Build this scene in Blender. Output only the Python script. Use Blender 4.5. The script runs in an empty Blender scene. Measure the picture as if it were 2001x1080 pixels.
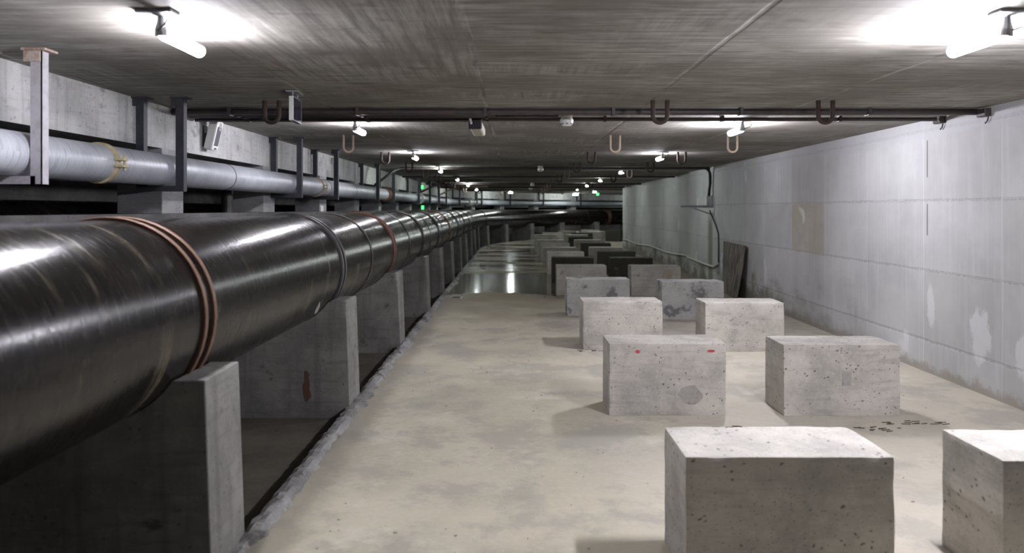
import bpy, bmesh, math, random
from mathutils import Vector, Matrix, noise
R = math.radians
sc = bpy.context.scene
COL = sc.collection

# ---------------------------------------------------------------- camera, world, exposure
CAM_Z = 1.6          # eye height
F_PX = 1500.0        # focal length in pixels of the 2001 px wide frame
cam_d = bpy.data.cameras.new('camera')
cam = bpy.data.objects.new('camera', cam_d)
COL.objects.link(cam)
cam.location = (0, 0, CAM_Z)
cam.rotation_euler = (R(90), 0, 0)
cam_d.sensor_width = 36.0
cam_d.lens = F_PX / 2001 * 36.0
cam_d.shift_y = -132 / 2001
cam_d.clip_start = 0.05
cam_d.dof.use_dof = True
cam_d.dof.focus_distance = 7.0
cam_d.dof.aperture_fstop = 1.8
sc.camera = cam
w = bpy.data.worlds.new('world')
sc.world = w
w.use_nodes = True
w.node_tree.nodes['Background'].inputs[0].default_value = (0.5, 0.55, 0.6, 1)
w.node_tree.nodes['Background'].inputs[1].default_value = 0.0
sc.view_settings.view_transform = 'Standard'
sc.view_settings.look = 'None'
sc.view_settings.exposure = 0.0
sc.view_settings.gamma = 1.0
sc.view_settings.use_curve_mapping = False
sc.cycles.max_bounces = 10
sc.cycles.diffuse_bounces = 6
sc.cycles.sample_clamp_indirect = 8.0

LAMP_L = 380.0        # radiance of a tube
# lamps along the gallery: (s, offset, strength factor)
LAMP_POS = ([(3.6, -1.56, 0.85), (7.72, -1.54, 0.6), (11.75, -1.49, 0.5), (15.9, -1.49, 0.45),
             (20.6, -1.47, 0.4), (25.6, -1.47, 0.4), (31.0, -1.47, 0.7), (37.0, -1.47, 0.95), (43.5, -1.47, 0.95), (50.0, -1.47, 0.95)]
            + [(-4.7, 2.2, 0.15), (-0.55, 2.2, 0.2), (3.6, 2.2, 2.6), (7.75, 2.27, 1.9), (11.95, 2.31, 0.5), (16.5, 2.36, 0.5),
               (21.2, 2.45, 0.45), (26.0, 2.55, 0.45), (31.5, 2.6, 0.6), (37.5, 2.6, 0.9), (44.0, 2.6, 0.9)])

# ---------------------------------------------------------------- the gallery's path: straight, then an arc to the +x side
S0, XC, RC = 30.0, 17.0, 18.0     # start of bend, bend centre x, radius by which s is measured
H = 2.47                          # ceiling height
S_END = S0 + RC * R(96)


def P(off, s, z=0.0):
    if s <= S0:
        return Vector((off, s, z))
    t = (s - S0) / RC
    r = XC - off
    return Vector((XC - r * math.cos(t), S0 + r * math.sin(t), z))


def head(s):
    return 0.0 if s <= S0 else -(s - S0) / RC


def srange(a, b, step):
    n = max(1, int(round((b - a) / step)))
    return [a + (b - a) * i / n for i in range(n + 1)]


WALL_PTS = [(-6, 4.0), (6, 4.05), (15.95, 4.17), (18.2, 4.2), (18.25, 4.33), (30, 4.46), (90, 4.46)]


def wall_off(s):
    for (a, x), (b, y) in zip(WALL_PTS, WALL_PTS[1:]):
        if s <= b:
            return x + (y - x) * max(0, (s - a)) / (b - a)
    return WALL_PTS[-1][1]


# ---------------------------------------------------------------- node helper
class N:
    def __init__(self, name):
        self.m = bpy.data.materials.new(name)
        self.m.use_nodes = True
        self.t = self.m.node_tree
        self.b = self.t.nodes['Principled BSDF']
        self.tc = None

    def _in(self, sock, v):
        if isinstance(v, bpy.types.NodeSocket):
            self.t.links.new(v, sock)
        elif isinstance(v, (int, float)):
            sock.default_value = v
        else:
            v = tuple(v)
            sock.default_value = v + (1,) if sock.type == 'RGBA' and len(v) == 3 else v

    def coord(self, which='Object'):
        if self.tc is None:
            self.tc = self.t.nodes.new('ShaderNodeTexCoord')
        return self.tc.outputs[which]

    def rnd(self):
        return self.t.nodes.new('ShaderNodeObjectInfo').outputs['Random']

    def map(self, vec, scale=(1, 1, 1), rot=(0, 0, 0), loc=(0, 0, 0)):
        n = self.t.nodes.new('ShaderNodeMapping')
        self._in(n.inputs['Vector'], vec)
        self._in(n.inputs['Scale'], scale)
        self._in(n.inputs['Rotation'], rot)
        self._in(n.inputs['Location'], loc)
        return n.outputs[0]

    def noise(self, vec, scale=5, detail=4, rough=0.55, dist=0.0):
        n = self.t.nodes.new('ShaderNodeTexNoise')
        self._in(n.inputs['Vector'], vec)
        n.inputs['Scale'].default_value = scale
        n.inputs['Detail'].default_value = detail
        n.inputs['Roughness'].default_value = rough
        n.inputs['Distortion'].default_value = dist
        return n.outputs['Fac']

    def voro(self, vec, scale=5, rand=1.0):
        n = self.t.nodes.new('ShaderNodeTexVoronoi')
        self._in(n.inputs['Vector'], vec)
        n.inputs['Scale'].default_value = scale
        n.inputs['Randomness'].default_value = rand
        return n.outputs['Distance']

    def math(self, op, a, b=0.0, c=0.0, clamp=False):
        n = self.t.nodes.new('ShaderNodeMath')
        n.operation = op
        n.use_clamp = clamp
        self._in(n.inputs[0], a)
        self._in(n.inputs[1], b)
        self._in(n.inputs[2], c)
        return n.outputs[0]

    def sep(self, vec):
        n = self.t.nodes.new('ShaderNodeSeparateXYZ')
        self._in(n.inputs[0], vec)
        return n.outputs

    def step(self, v, a, b, lo=0.0, hi=1.0):
        n = self.t.nodes.new('ShaderNodeMapRange')
        n.interpolation_type = 'SMOOTHSTEP'
        self._in(n.inputs['Value'], v)
        n.inputs['From Min'].default_value = a
        n.inputs['From Max'].default_value = b
        n.inputs['To Min'].default_value = lo
        n.inputs['To Max'].default_value = hi
        return n.outputs[0]

    def mix(self, f, a, b, mode='MIX'):
        n = self.t.nodes.new('ShaderNodeMix')
        n.data_type = 'RGBA'
        n.blend_type = mode
        self._in(n.inputs[0], f)
        self._in(n.inputs[6], a)
        self._in(n.inputs[7], b)
        return n.outputs[2]

    def bump(self, h, strength=0.3, dist=0.01, normal=None):
        n = self.t.nodes.new('ShaderNodeBump')
        n.inputs['Strength'].default_value = strength
        n.inputs['Distance'].default_value = dist
        self._in(n.inputs['Height'], h)
        if normal is not None:
            self._in(n.inputs['Normal'], normal)
        return n.outputs[0]

    def out(self, col, rough=0.8, normal=None, metal=0.0, spec=0.5):
        self._in(self.b.inputs['Base Color'], col)
        self._in(self.b.inputs['Roughness'], rough)
        self._in(self.b.inputs['Metallic'], metal)
        self._in(self.b.inputs['Specular IOR Level'], spec)
        if normal is not None:
            self._in(self.b.inputs['Normal'], normal)
        return self.m


def line_mask(n, v, period, width, offset=0.0):
    """1 on thin lines every `period`."""
    f = n.math('FRACT', n.math('DIVIDE', n.math('SUBTRACT', v, offset), period))
    d = n.math('ABSOLUTE', n.math('SUBTRACT', f, 0.5))
    d = n.math('MULTIPLY', n.math('SUBTRACT', 0.5, d), period)
    return n.step(d, width, width * 0.3)


# ---------------------------------------------------------------- materials
def m_ceiling():
    n = N('board_marked_ceiling_concrete')
    uv = n.coord('UV')
    x, s, _ = n.sep(uv)
    fine = n.noise(n.map(uv, (0.7, 8, 1)), 3.0, 6, 0.72, 0.4)
    diag = n.noise(n.map(uv, (9, 0.45, 1), (0, 0, R(4))), 2.4, 5, 0.7)
    band = n.noise(n.map(uv, (0.25, 0.8, 1)), 1.0, 2)
    dm = n.math('MAXIMUM', n.step(band, 0.46, 0.68, 0, 0.8), n.math('MULTIPLY', n.math('MULTIPLY', n.step(s, 5.6, 4.6), n.step(x, -1.55, -1.5)), n.step(x, -0.22, -0.27)))
    streak = n.mix(n.math('MULTIPLY', dm, 0.8), fine, diag)
    blot = n.noise(uv, 0.9, 5, 0.6)
    dirt = n.noise(n.map(uv, (1.0, 2.6, 1)), 2.2, 5, 0.65)
    c = n.mix(n.step(streak, 0.36, 0.64), (0.165, 0.156, 0.142), (0.39, 0.375, 0.345))
    c = n.mix(n.step(blot, 0.4, 0.6, 0.0, 0.75), c, (0.17, 0.155, 0.135))
    c = n.mix(n.step(dirt, 0.56, 0.7, 0, 0.6), c, (0.11, 0.092, 0.073))
    ox = n.noise(n.map(uv, (1.5, 6, 1)), 1.1, 3)
    c = n.mix(n.step(ox, 0.66, 0.76, 0, 0.35), c, (0.3, 0.2, 0.1))
    wob = n.math('ADD', x, n.math('MULTIPLY', n.math('SUBTRACT', n.noise(uv, 2.0, 4), 0.5), 0.05))
    seam = line_mask(n, wob, 1.33, 0.022, -0.22)
    sw = n.noise(n.map(uv, (3, 0.6, 1)), 1.3, 5, 0.7)
    c = n.mix(n.math('MULTIPLY', seam, n.step(sw, 0.48, 0.62, 0.0, 0.7)), c, (0.46, 0.45, 0.43))
    c = n.mix(n.math('MULTIPLY', seam, n.step(sw, 0.5, 0.4, 0.0, 0.6)), c, (0.12, 0.11, 0.1))
    nb = n.bump(n.math('ADD', n.math('MULTIPLY', streak, 0.6), n.math('MULTIPLY', seam, -0.8)), 0.35, 0.008)
    return n.out(c, 0.82, nb, spec=0.25)


def m_wall():
    n = N('shuttered_wall_concrete')
    uv = n.coord('UV')
    s, z, _ = n.sep(uv)
    wobz = n.math('ADD', z, n.math('MULTIPLY', n.math('SUBTRACT', n.noise(uv, 3.0, 5, 0.7), 0.5), 0.035))
    wobs = n.math('ADD', s, n.math('MULTIPLY', n.math('SUBTRACT', n.noise(uv, 2.0, 3), 0.5), 0.03))
    blot = n.noise(uv, 0.8, 5, 0.62)
    vert = n.noise(n.map(uv, (9, 0.5, 1)), 1.6, 5, 0.6)
    pan = n.t.nodes.new('ShaderNodeTexWhiteNoise')
    pan.noise_dimensions = '2D'
    cv = n.t.nodes.new('ShaderNodeCombineXYZ')
    n._in(cv.inputs[0], n.math('FLOOR', n.math('DIVIDE', n.math('SUBTRACT', wobs, 0.15), 1.24)))
    n._in(cv.inputs[1], n.math('FLOOR', n.math('DIVIDE', n.math('SUBTRACT', wobz, 0.31), 0.685)))
    n._in(pan.inputs['Vector'], cv.outputs[0])
    pv = pan.outputs['Value']
    c = n.mix(n.step(blot, 0.3, 0.7), (0.46, 0.46, 0.46), (0.33, 0.33, 0.33))
    c = n.mix(n.step(vert, 0.45, 0.75, 0, 0.35), c, (0.52, 0.52, 0.53))
    c = n.mix(n.math('MULTIPLY', pv, 0.45), c, (0.28, 0.275, 0.26))
    tp = n.math('MULTIPLY', n.math('MULTIPLY', n.step(wobs, 10.05, 10.1), n.step(wobs, 11.32, 11.27)), n.math('MULTIPLY', n.step(wobz, 0.98, 1.02), n.step(wobz, 1.69, 1.66)))
    c = n.mix(n.math('MULTIPLY', tp, n.step(blot, 0.35, 0.6, 0.3, 0.7)), c, (0.3, 0.26, 0.19))
    hj = line_mask(n, wobz, 0.685, 0.02, 0.31)
    vj = line_mask(n, wobs, 1.24, 0.016, 0.15)
    pits = n.noise(n.map(uv, (1, 1, 1)), 22, 3, 0.7)
    c = n.mix(n.math('MULTIPLY', hj, n.step(pits, 0.4, 0.62, 0.05, 0.65)), c, (0.24, 0.235, 0.23))
    c = n.mix(n.math('MULTIPLY', vj, 0.2), c, (0.6, 0.6, 0.62))
    # pale splashes of grout
    spl = n.noise(n.map(uv, (1.4, 0.8, 1), loc=(3.1, 0, 0)), 1.3, 3, 0.5)
    c = n.mix(n.step(spl, 0.66, 0.7, 0, 0.6), c, (0.58, 0.58, 0.6))
    for es, ez, rs, rz in ((6.65, 0.5, 0.15, 0.24), (7.45, 0.66, 0.07, 0.22), (6.1, 0.42, 0.08, 0.18)):
        dx = n.math('DIVIDE', n.math('SUBTRACT', wobs, es), rs)
        dz = n.math('DIVIDE', n.math('SUBTRACT', wobz, ez), rz)
        dd = n.math('ADD', n.math('MULTIPLY', dx, dx), n.math('MULTIPLY', dz, dz))
        dd = n.math('ADD', dd, n.math('MULTIPLY', n.math('SUBTRACT', n.noise(n.map(uv, (1.6, 0.8, 1)), 7, 5, 0.65), 0.5), 3.2))
        c = n.mix(n.step(dd, 1.2, 0.6, 0, 0.5), c, (0.58, 0.58, 0.6))
    # ragged skim band under the ceiling
    top = n.math('ADD', z, n.math('MULTIPLY', n.math('SUBTRACT', n.noise(uv, 2.4, 4), 0.5), 0.22))
    c = n.mix(n.step(top, 2.27, 2.3, 0, 0.55), c, (0.37, 0.37, 0.385))
    # two shutter slits
    sl = n.step(n.math('ABSOLUTE', n.math('SUBTRACT', s, 7.52)), 0.014, 0.006)
    zz = n.math('ADD', n.math('MULTIPLY', n.step(z, 1.9, 1.92), n.step(z, 2.28, 2.26)),
                n.math('MULTIPLY', n.step(z, 1.33, 1.35), n.step(z, 1.66, 1.64)))
    slit = n.math('MULTIPLY', sl, zz)
    c = n.mix(n.math('MULTIPLY', slit, 0.85), c, (0.09, 0.085, 0.08))
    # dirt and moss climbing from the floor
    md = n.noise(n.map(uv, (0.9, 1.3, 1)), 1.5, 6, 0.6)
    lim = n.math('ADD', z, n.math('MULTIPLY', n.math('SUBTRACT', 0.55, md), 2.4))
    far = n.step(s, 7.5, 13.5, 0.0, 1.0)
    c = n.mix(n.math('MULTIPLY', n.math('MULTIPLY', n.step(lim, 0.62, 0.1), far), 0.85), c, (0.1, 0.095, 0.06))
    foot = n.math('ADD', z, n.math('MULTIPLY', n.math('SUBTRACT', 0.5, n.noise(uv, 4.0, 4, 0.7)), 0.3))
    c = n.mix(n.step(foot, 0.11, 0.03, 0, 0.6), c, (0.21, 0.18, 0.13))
    # damp stain where the two wall castings meet
    st = n.step(n.math('ABSOLUTE', n.math('SUBTRACT', wobs, 16.15)), 0.3, 0.08)
    c = n.mix(n.math('MULTIPLY', n.math('MULTIPLY', st, n.step(z, 1.75, 1.2)), 0.8), c, (0.1, 0.095, 0.06))
    h = n.math('ADD', n.math('MULTIPLY', hj, n.math('MULTIPLY', pits, -1.3)), n.math('MULTIPLY', vj, -0.25))
    h = n.math('ADD', h, n.math('MULTIPLY', blot, 0.4))
    return n.out(c, 0.78, n.bump(h, 0.45, 0.012), spec=0.3)


def m_floor():
    n = N('dusty_floor_screed')
    uv = n.coord('UV')
    x, s, _ = n.sep(uv)
    big = n.noise(uv, 0.55, 4, 0.6)
    med = n.noise(uv, 2.2, 6, 0.65)
    fin = n.noise(uv, 26, 4, 0.7)
    c = n.mix(n.step(big, 0.35, 0.68), (0.53, 0.49, 0.375), (0.37, 0.345, 0.265))
    c = n.mix(n.step(med, 0.5, 0.75, 0, 0.5), c, (0.33, 0.295, 0.235))
    c = n.mix(n.step(fin, 0.4, 0.75, 0, 0.35), c, (0.64, 0.56, 0.43))
    # greyer trodden screed between the blocks
    g = n.math('ADD', x, n.math('MULTIPLY', n.math('SUBTRACT', big, 0.5), 1.6))
    c = n.mix(n.step(g, 0.3, 0.9, 0, 0.5), c, (0.5, 0.46, 0.4))
    gp = n.noise(n.map(uv, (1, 1, 1), loc=(5, 2, 0)), 1.3, 6, 0.7)
    c = n.mix(n.step(gp, 0.48, 0.6, 0, 0.65), c, (0.33, 0.31, 0.27))
    pal = n.noise(n.map(uv, (1, 1, 1), loc=(1, 9, 0)), 1.7, 6, 0.7)
    c = n.mix(n.step(pal, 0.54, 0.68, 0, 0.6), c, (0.62, 0.59, 0.49))
    spk = n.voro(n.map(uv, (1, 1, 1)), 9)
    c = n.mix(n.step(spk, 0.06, 0.03, 0, 0.6), c, (0.16, 0.13, 0.1))
    # standing water beyond the dry stretch
    ed = n.math('ADD', s, n.math('MULTIPLY', n.math('SUBTRACT', n.noise(n.map(uv, (1.5, 1.5, 1)), 0.9, 5, 0.6), 0.5), 4.0))
    wet = n.step(ed, 14.2, 14.5)
    side = n.math('ADD', x, n.math('MULTIPLY', n.math('SUBTRACT', n.noise(uv, 0.8, 3), 0.5), 1.2))
    wet = n.math('MULTIPLY', wet, n.step(side, 1.5, 1.0))
    dry = n.noise(n.map(uv, (0.3, 1.1, 1), loc=(0, 2.3, 0)), 0.9, 4)
    pud = n.math('MULTIPLY', wet, n.math('MAXIMUM', n.step(dry, 0.56, 0.48), n.step(ed, 19.3, 18.9)))
    damp = n.math('MULTIPLY', n.step(ed, 9.0, 14.5, 0, 1), 0.75)
    c = n.mix(damp, c, (0.2, 0.16, 0.105))
    c = n.mix(n.math('MULTIPLY', pud, 0.85), c, (0.07, 0.062, 0.045))
    # damp edge by the trench
    e2 = n.math('ADD', x, n.math('MULTIPLY', n.math('SUBTRACT', med, 0.5), 0.35))
    c = n.mix(n.step(e2, -0.95, -1.15, 0, 0.7), c, (0.2, 0.18, 0.145))
    r = n.math('SUBTRACT', 0.72, n.math('MULTIPLY', pud, 0.6))
    h = n.math('MULTIPLY', n.math('ADD', n.math('MULTIPLY', med, 0.7), n.math('MULTIPLY', fin, 0.3)), n.math('SUBTRACT', 1.0, n.math('MULTIPLY', pud, 0.86)))
    return n.out(c, r, n.bump(h, 0.35, 0.012), spec=0.45)


def m_concrete(name, light, dark, hole=0.5, rough=0.85, seedvar=True, stain=None, stain_amt=0.0, stripe=False):
    n = N(name)
    o = n.coord('Object')
    if seedvar:
        cx = n.t.nodes.new('ShaderNodeCombineXYZ')
        r = n.rnd()
        n._in(cx.inputs[0], n.math('MULTIPLY', r, 37.0))
        n._in(cx.inputs[1], n.math('MULTIPLY', r, 91.0))
        va = n.t.nodes.new('ShaderNodeVectorMath')
        va.operation = 'ADD'
        n._in(va.inputs[0], o)
        n._in(va.inputs[1], cx.outputs[0])
        o = va.outputs[0]
    a = n.noise(o, 3.0, 6, 0.62)
    b = n.noise(o, 30, 4, 0.7)
    c = n.mix(n.step(a, 0.32, 0.7), light, dark)
    c = n.mix(n.step(b, 0.45, 0.75, 0, 0.3), c, tuple(min(1, v * 1.2) for v in light))
    hz = n.noise(n.map(o, (1.5, 1.5, 14)), 2.0, 4, 0.6)
    c = n.mix(n.step(hz, 0.5, 0.68, 0, 0.35), c, tuple(v * 0.75 for v in dark))
    ow = n.t.nodes.new('ShaderNodeVectorMath')
    ow.operation = 'ADD'
    n._in(ow.inputs[0], o)
    n._in(ow.inputs[1], n.math('MULTIPLY', n.noise(o, 24, 3), 0.05))
    ow = ow.outputs[0]
    holes = n.voro(n.map(ow, (1, 0.8, 1.3)), 24)
    sel = n.noise(o, 7.0, 2)
    hm = n.math('MULTIPLY', n.step(holes, 0.26, 0.1), n.step(sel, 0.47, 0.56))
    sm = n.voro(n.map(ow, (0.6, 1, 1.3), loc=(1.7, 0.3, 0)), 58)
    hs = n.math('MULTIPLY', n.step(sm, 0.2, 0.12), n.step(sel, 0.56, 0.5))
    hm = n.math('MAXIMUM', hm, n.math('MULTIPLY', hs, 0.8))
    c = n.mix(n.math('MULTIPLY', hm, hole), c, tuple(v * 0.22 for v in dark))
    if stain:
        st = n.noise(n.map(o, (1, 1, 1.2)), 4.2, 5, 0.6)
        c = n.mix(n.step(st, 0.56 - stain_amt, 0.66 - stain_amt, 0, 0.85), c, stain)
    if stripe:
        v = n.noise(n.map(o, (14, 14, 0.8)), 1.0, 4)
        c = n.mix(n.step(v, 0.5, 0.7, 0, 0.4), c, tuple(x * 0.6 for x in dark))
    h = n.math('SUBTRACT', n.math('ADD', n.math('MULTIPLY', a, 0.6), n.math('MULTIPLY', b, 0.25)), n.math('MULTIPLY', hm, 0.8))
    return n.out(c, rough, n.bump(h, 0.5, 0.01), spec=0.3)


def m_blackpipe():
    n = N('black_tape_wrapped_pipe')
    uv = n.coord('UV')                      # x: angle * radius, y: along the pipe
    x, s, _ = n.sep(uv)
    hel = n.math('ADD', s, n.math('MULTIPLY', x, 0.28))
    lap = n.math('FRACT', n.math('DIVIDE', hel, 0.46))
    edge = n.step(lap, 0.035, 0.0)
    sc_ = n.noise(n.map(uv, (2.5, 13, 1), (0, 0, R(12))), 2.2, 6, 0.7)
    lump = n.noise(n.map(uv, (1, 0.8, 1)), 5.0, 6, 0.6)
    fine = n.noise(n.map(uv, (0.7, 1, 1)), 38, 4, 0.75)
    fine2 = n.noise(n.map(uv, (5, 40, 1), (0, 0, R(8))), 1.6, 5, 0.7)
    c = n.mix(n.step(lump, 0.35, 0.7), (0.0055, 0.005, 0.005), (0.013, 0.010, 0.009))
    c = n.mix(n.step(sc_, 0.58, 0.72, 0, 0.4), c, (0.05, 0.043, 0.036))
    sme = n.noise(n.map(uv, (0.7, 4.5, 1), (0, 0, R(10)), (0.4, 0.2, 0)), 1.1, 6, 0.65)
    c = n.mix(n.step(sme, 0.57, 0.7, 0, 0.6), c, (0.13, 0.11, 0.07))
    dust = n.noise(uv, 60, 3, 0.8)
    c = n.mix(n.step(dust, 0.68, 0.76, 0, 0.2), c, (0.25, 0.24, 0.23))
    r = n.math('ADD', n.step(fine2, 0.35, 0.7, 0.17, 0.3), n.math('MULTIPLY', n.step(sme, 0.62, 0.74), 0.3))
    h = n.math('ADD', n.math('MULTIPLY', lump, 0.22), n.math('MULTIPLY', fine, 0.14))
    h = n.math('ADD', h, n.math('MULTIPLY', fine2, 0.05))
    h = n.math('ADD', h, n.math('MULTIPLY', n.step(lap, 0.0, 0.03), 0.05))
    return n.out(c, r, n.bump(h, 0.4, 0.011), spec=0.32)


def m_silver():
    n = N('pale_painted_pipe')
    uv = n.coord('UV')
    x, s, _ = n.sep(uv)
    str_ = n.noise(n.map(uv, (3, 34, 1), (0, 0, R(14))), 1.5, 5, 0.65)
    blot = n.noise(uv, 2.6, 5)
    c = n.mix(n.step(blot, 0.35, 0.7), (0.46, 0.475, 0.51), (0.36, 0.375, 0.41))
    c = n.mix(n.step(str_, 0.5, 0.66, 0, 0.6), c, (0.2, 0.215, 0.26))
    c = n.mix(n.step(str_, 0.45, 0.32, 0, 0.4), c, (0.66, 0.67, 0.7))
    return n.out(c, 0.42, n.bump(str_, 0.2, 0.004), metal=0.25)


def m_metal(name, col, col2, rough=0.55, metal=0.6, scale=14, amt=0.6):
    n = N(name)
    o = n.coord('Object')
    a = n.noise(o, scale, 5, 0.7)
    c = n.mix(n.step(a, 0.4, 0.68, 0, amt), col, col2)
    return n.out(c, rough, n.bump(a, 0.25, 0.003), metal=metal)


def m_plain(name, col, rough=0.5, metal=0.0):
    n = N(name)
    o = n.coord('Object')
    a = n.noise(o, 20, 3)
    c = n.mix(n.step(a, 0.4, 0.8, 0, 0.3), col, tuple(v * 0.75 for v in col))
    return n.out(c, rough, metal=metal)


def m_emit(name, col, strength):
    m = bpy.data.materials.new(name)
    m.use_nodes = True
    b = m.node_tree.nodes['Principled BSDF']
    b.inputs['Base Color'].default_value = (0.8, 0.8, 0.8, 1)
    b.inputs['Emission Color'].default_value = (*col, 1)
    b.inputs['Emission Strength'].default_value = strength
    return m


def m_wood():
    n = N('weathered_shutter_board')
    o = n.coord('Object')
    g = n.noise(n.map(o, (5, 9, 0.7)), 3.0, 6, 0.65)
    k = n.noise(o, 3.0, 5)
    c = n.mix(n.step(g, 0.4, 0.62), (0.03, 0.026, 0.024), (0.2, 0.17, 0.135))
    c = n.mix(n.step(k, 0.56, 0.7, 0, 0.55), c, (0.26, 0.22, 0.165))
    return n.out(c, 0.8, n.bump(g, 0.5, 0.006))


MC = m_ceiling()
MW = m_wall()
MF = m_floor()
MB_ = m_concrete('cast_block_concrete', (0.56, 0.53, 0.48), (0.36, 0.345, 0.315), 0.8)
MB_patch = m_concrete('patched_block_concrete', (0.46, 0.455, 0.44), (0.36, 0.355, 0.345), 0.7, stain=(0.13, 0.13, 0.13), stain_amt=0.02)
MB_dark = m_concrete('mouldy_block_concrete', (0.2, 0.185, 0.15), (0.12, 0.11, 0.085), 0.4, stain=(0.02, 0.02, 0.016), stain_amt=0.32)
MB_far = m_concrete('damp_block_concrete', (0.42, 0.405, 0.365), (0.3, 0.285, 0.25), 0.4, stain=(0.16, 0.14, 0.1), stain_amt=-0.06)
MS = m_concrete('grey_support_concrete', (0.26, 0.255, 0.24), (0.16, 0.155, 0.148), 0.35, stain=(0.09, 0.075, 0.06), stain_amt=-0.05, stripe=True)
MPIER = m_concrete('grey_pier_concrete', (0.36, 0.36, 0.36), (0.26, 0.26, 0.26), 0.25)
MBEAM = m_concrete('beam_concrete', (0.5, 0.5, 0.49), (0.36, 0.36, 0.35), 0.35, seedvar=False, stain=(0.24, 0.235, 0.22), stain_amt=-0.02, stripe=True)
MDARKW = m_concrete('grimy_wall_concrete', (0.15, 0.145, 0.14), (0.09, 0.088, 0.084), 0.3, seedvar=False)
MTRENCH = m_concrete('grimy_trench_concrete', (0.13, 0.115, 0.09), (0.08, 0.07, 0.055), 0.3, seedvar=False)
MCURB = m_concrete('broken_edge_concrete', (0.33, 0.325, 0.32), (0.17, 0.165, 0.16), 0.7, seedvar=False, stain=(0.08, 0.075, 0.07), stain_amt=0.0)
MPIPE = m_blackpipe()
MSIL = m_silver()
MRUST = m_metal('rusty_strap_steel', (0.17, 0.095, 0.06), (0.1, 0.06, 0.045), 0.6, 0.2)
MBRN = m_metal('brown_strap_steel', (0.15, 0.07, 0.045), (0.07, 0.04, 0.03), 0.6, 0.3)
MGRY = m_metal('grey_strap_steel', (0.14, 0.135, 0.135), (0.06, 0.055, 0.055), 0.45, 0.5)
MBLK = m_metal('black_band_steel', (0.03, 0.028, 0.027), (0.06, 0.05, 0.045), 0.45, 0.3)
MHOOK = m_metal('rusted_hook_steel', (0.045, 0.03, 0.026), (0.075, 0.04, 0.028), 0.75, 0.2)
MHOOKT = m_metal('tan_hook_steel', (0.27, 0.21, 0.16), (0.19, 0.13, 0.095), 0.75, 0.1)
MTAN = m_metal('rust_flecked_plate', (0.34, 0.29, 0.25), (0.2, 0.1, 0.06), 0.7, 0.1, 22, 0.9)
MHANG = m_metal('dark_hanger_steel', (0.03, 0.034, 0.045), (0.06, 0.055, 0.055), 0.6, 0.2)
MHANGL = m_metal('lit_and_pale_steel', (0.42, 0.41, 0.44), (0.3, 0.27, 0.26), 0.5, 0.3)  # hanger steel with nearby lamplight put into the colour; also the pale post
MCOND = m_metal('dark_conduit', (0.05, 0.045, 0.048), (0.09, 0.06, 0.05), 0.5, 0.3)
MGALV = m_metal('galvanised_box', (0.38, 0.39, 0.4), (0.28, 0.28, 0.29), 0.4, 0.6)
MWHITE = m_plain('white_plastic', (0.72, 0.72, 0.7), 0.35)
MBEIGE = m_plain('beige_plastic', (0.55, 0.52, 0.45), 0.4)
MDK = m_plain('black_plastic', (0.022, 0.02, 0.028), 0.35)
MGRILLE = m_plain('grey_grille', (0.09, 0.09, 0.11), 0.6)
MYEL = m_metal('yellowed_clamp_steel', (0.5, 0.43, 0.27), (0.26, 0.2, 0.1), 0.55, 0.2)
MHOSE = m_plain('pale_green_hose', (0.42, 0.46, 0.38), 0.5)
MCABLE = m_plain('black_cable', (0.02, 0.02, 0.022), 0.5)
MRED = m_plain('red_paint', (0.5, 0.04, 0.025), 0.4)
MTAPE = m_plain('torn_film', (0.55, 0.55, 0.55), 0.3)
MWOOD = m_wood()
MSTONE = m_plain('stone_chip', (0.5, 0.45, 0.38), 0.8)
MTWIG = m_plain('dead_twig', (0.09, 0.07, 0.05), 0.8)
MPAINT = m_plain('red_marking_paint', (0.5, 0.06, 0.08), 0.7)
MGREEN = m_emit('green_exit_glow', (0.05, 1.0, 0.16), 3.0)
MGLASS = m_plain('dark_sign_glass', (0.03, 0.025, 0.045), 0.12)


# ---------------------------------------------------------------- object helpers
def link(name, bm, m, parent=None, smooth=False, mats=None):
    me = bpy.data.meshes.new(name)
    bmesh.ops.recalc_face_normals(bm, faces=bm.faces)
    bm.to_mesh(me)
    bm.free()
    for k in (mats or [m]):
        me.materials.append(k)
    if smooth:
        for p in me.polygons:
            p.use_smooth = True
    o = bpy.data.objects.new(name, me)
    COL.objects.link(o)
    o.parent = parent
    return o


def tag(o, label, cat, group=None, kind=None):
    o['label'] = label
    o['category'] = cat
    if group:
        o['group'] = group
    if kind:
        o['kind'] = kind
    return o


def thing(name, label, cat, loc, rotz=0.0, group=None):
    o = bpy.data.objects.new(name, None)
    o.empty_display_size = 0.1
    COL.objects.link(o)
    o.location = loc
    o.rotation_euler = (0, 0, rotz)
    return tag(o, label, cat, group)


def structure(o):
    o['kind'] = 'structure'
    return o


def box(bm, c, d, rot=None, bev=0.0):
    r = bmesh.ops.create_cube(bm, size=1.0)
    M = Matrix.Translation(Vector(c)) @ (rot.to_4x4() if rot else Matrix.Identity(4)) @ Matrix.Diagonal((*d, 1))
    bmesh.ops.transform(bm, matrix=M, verts=r['verts'])
    if bev > 0:
        es = {e for v in r['verts'] for e in v.link_edges}
        bmesh.ops.bevel(bm, geom=list(es), offset=bev, segments=2, affect='EDGES', profile=0.5)
    return bm


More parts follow.
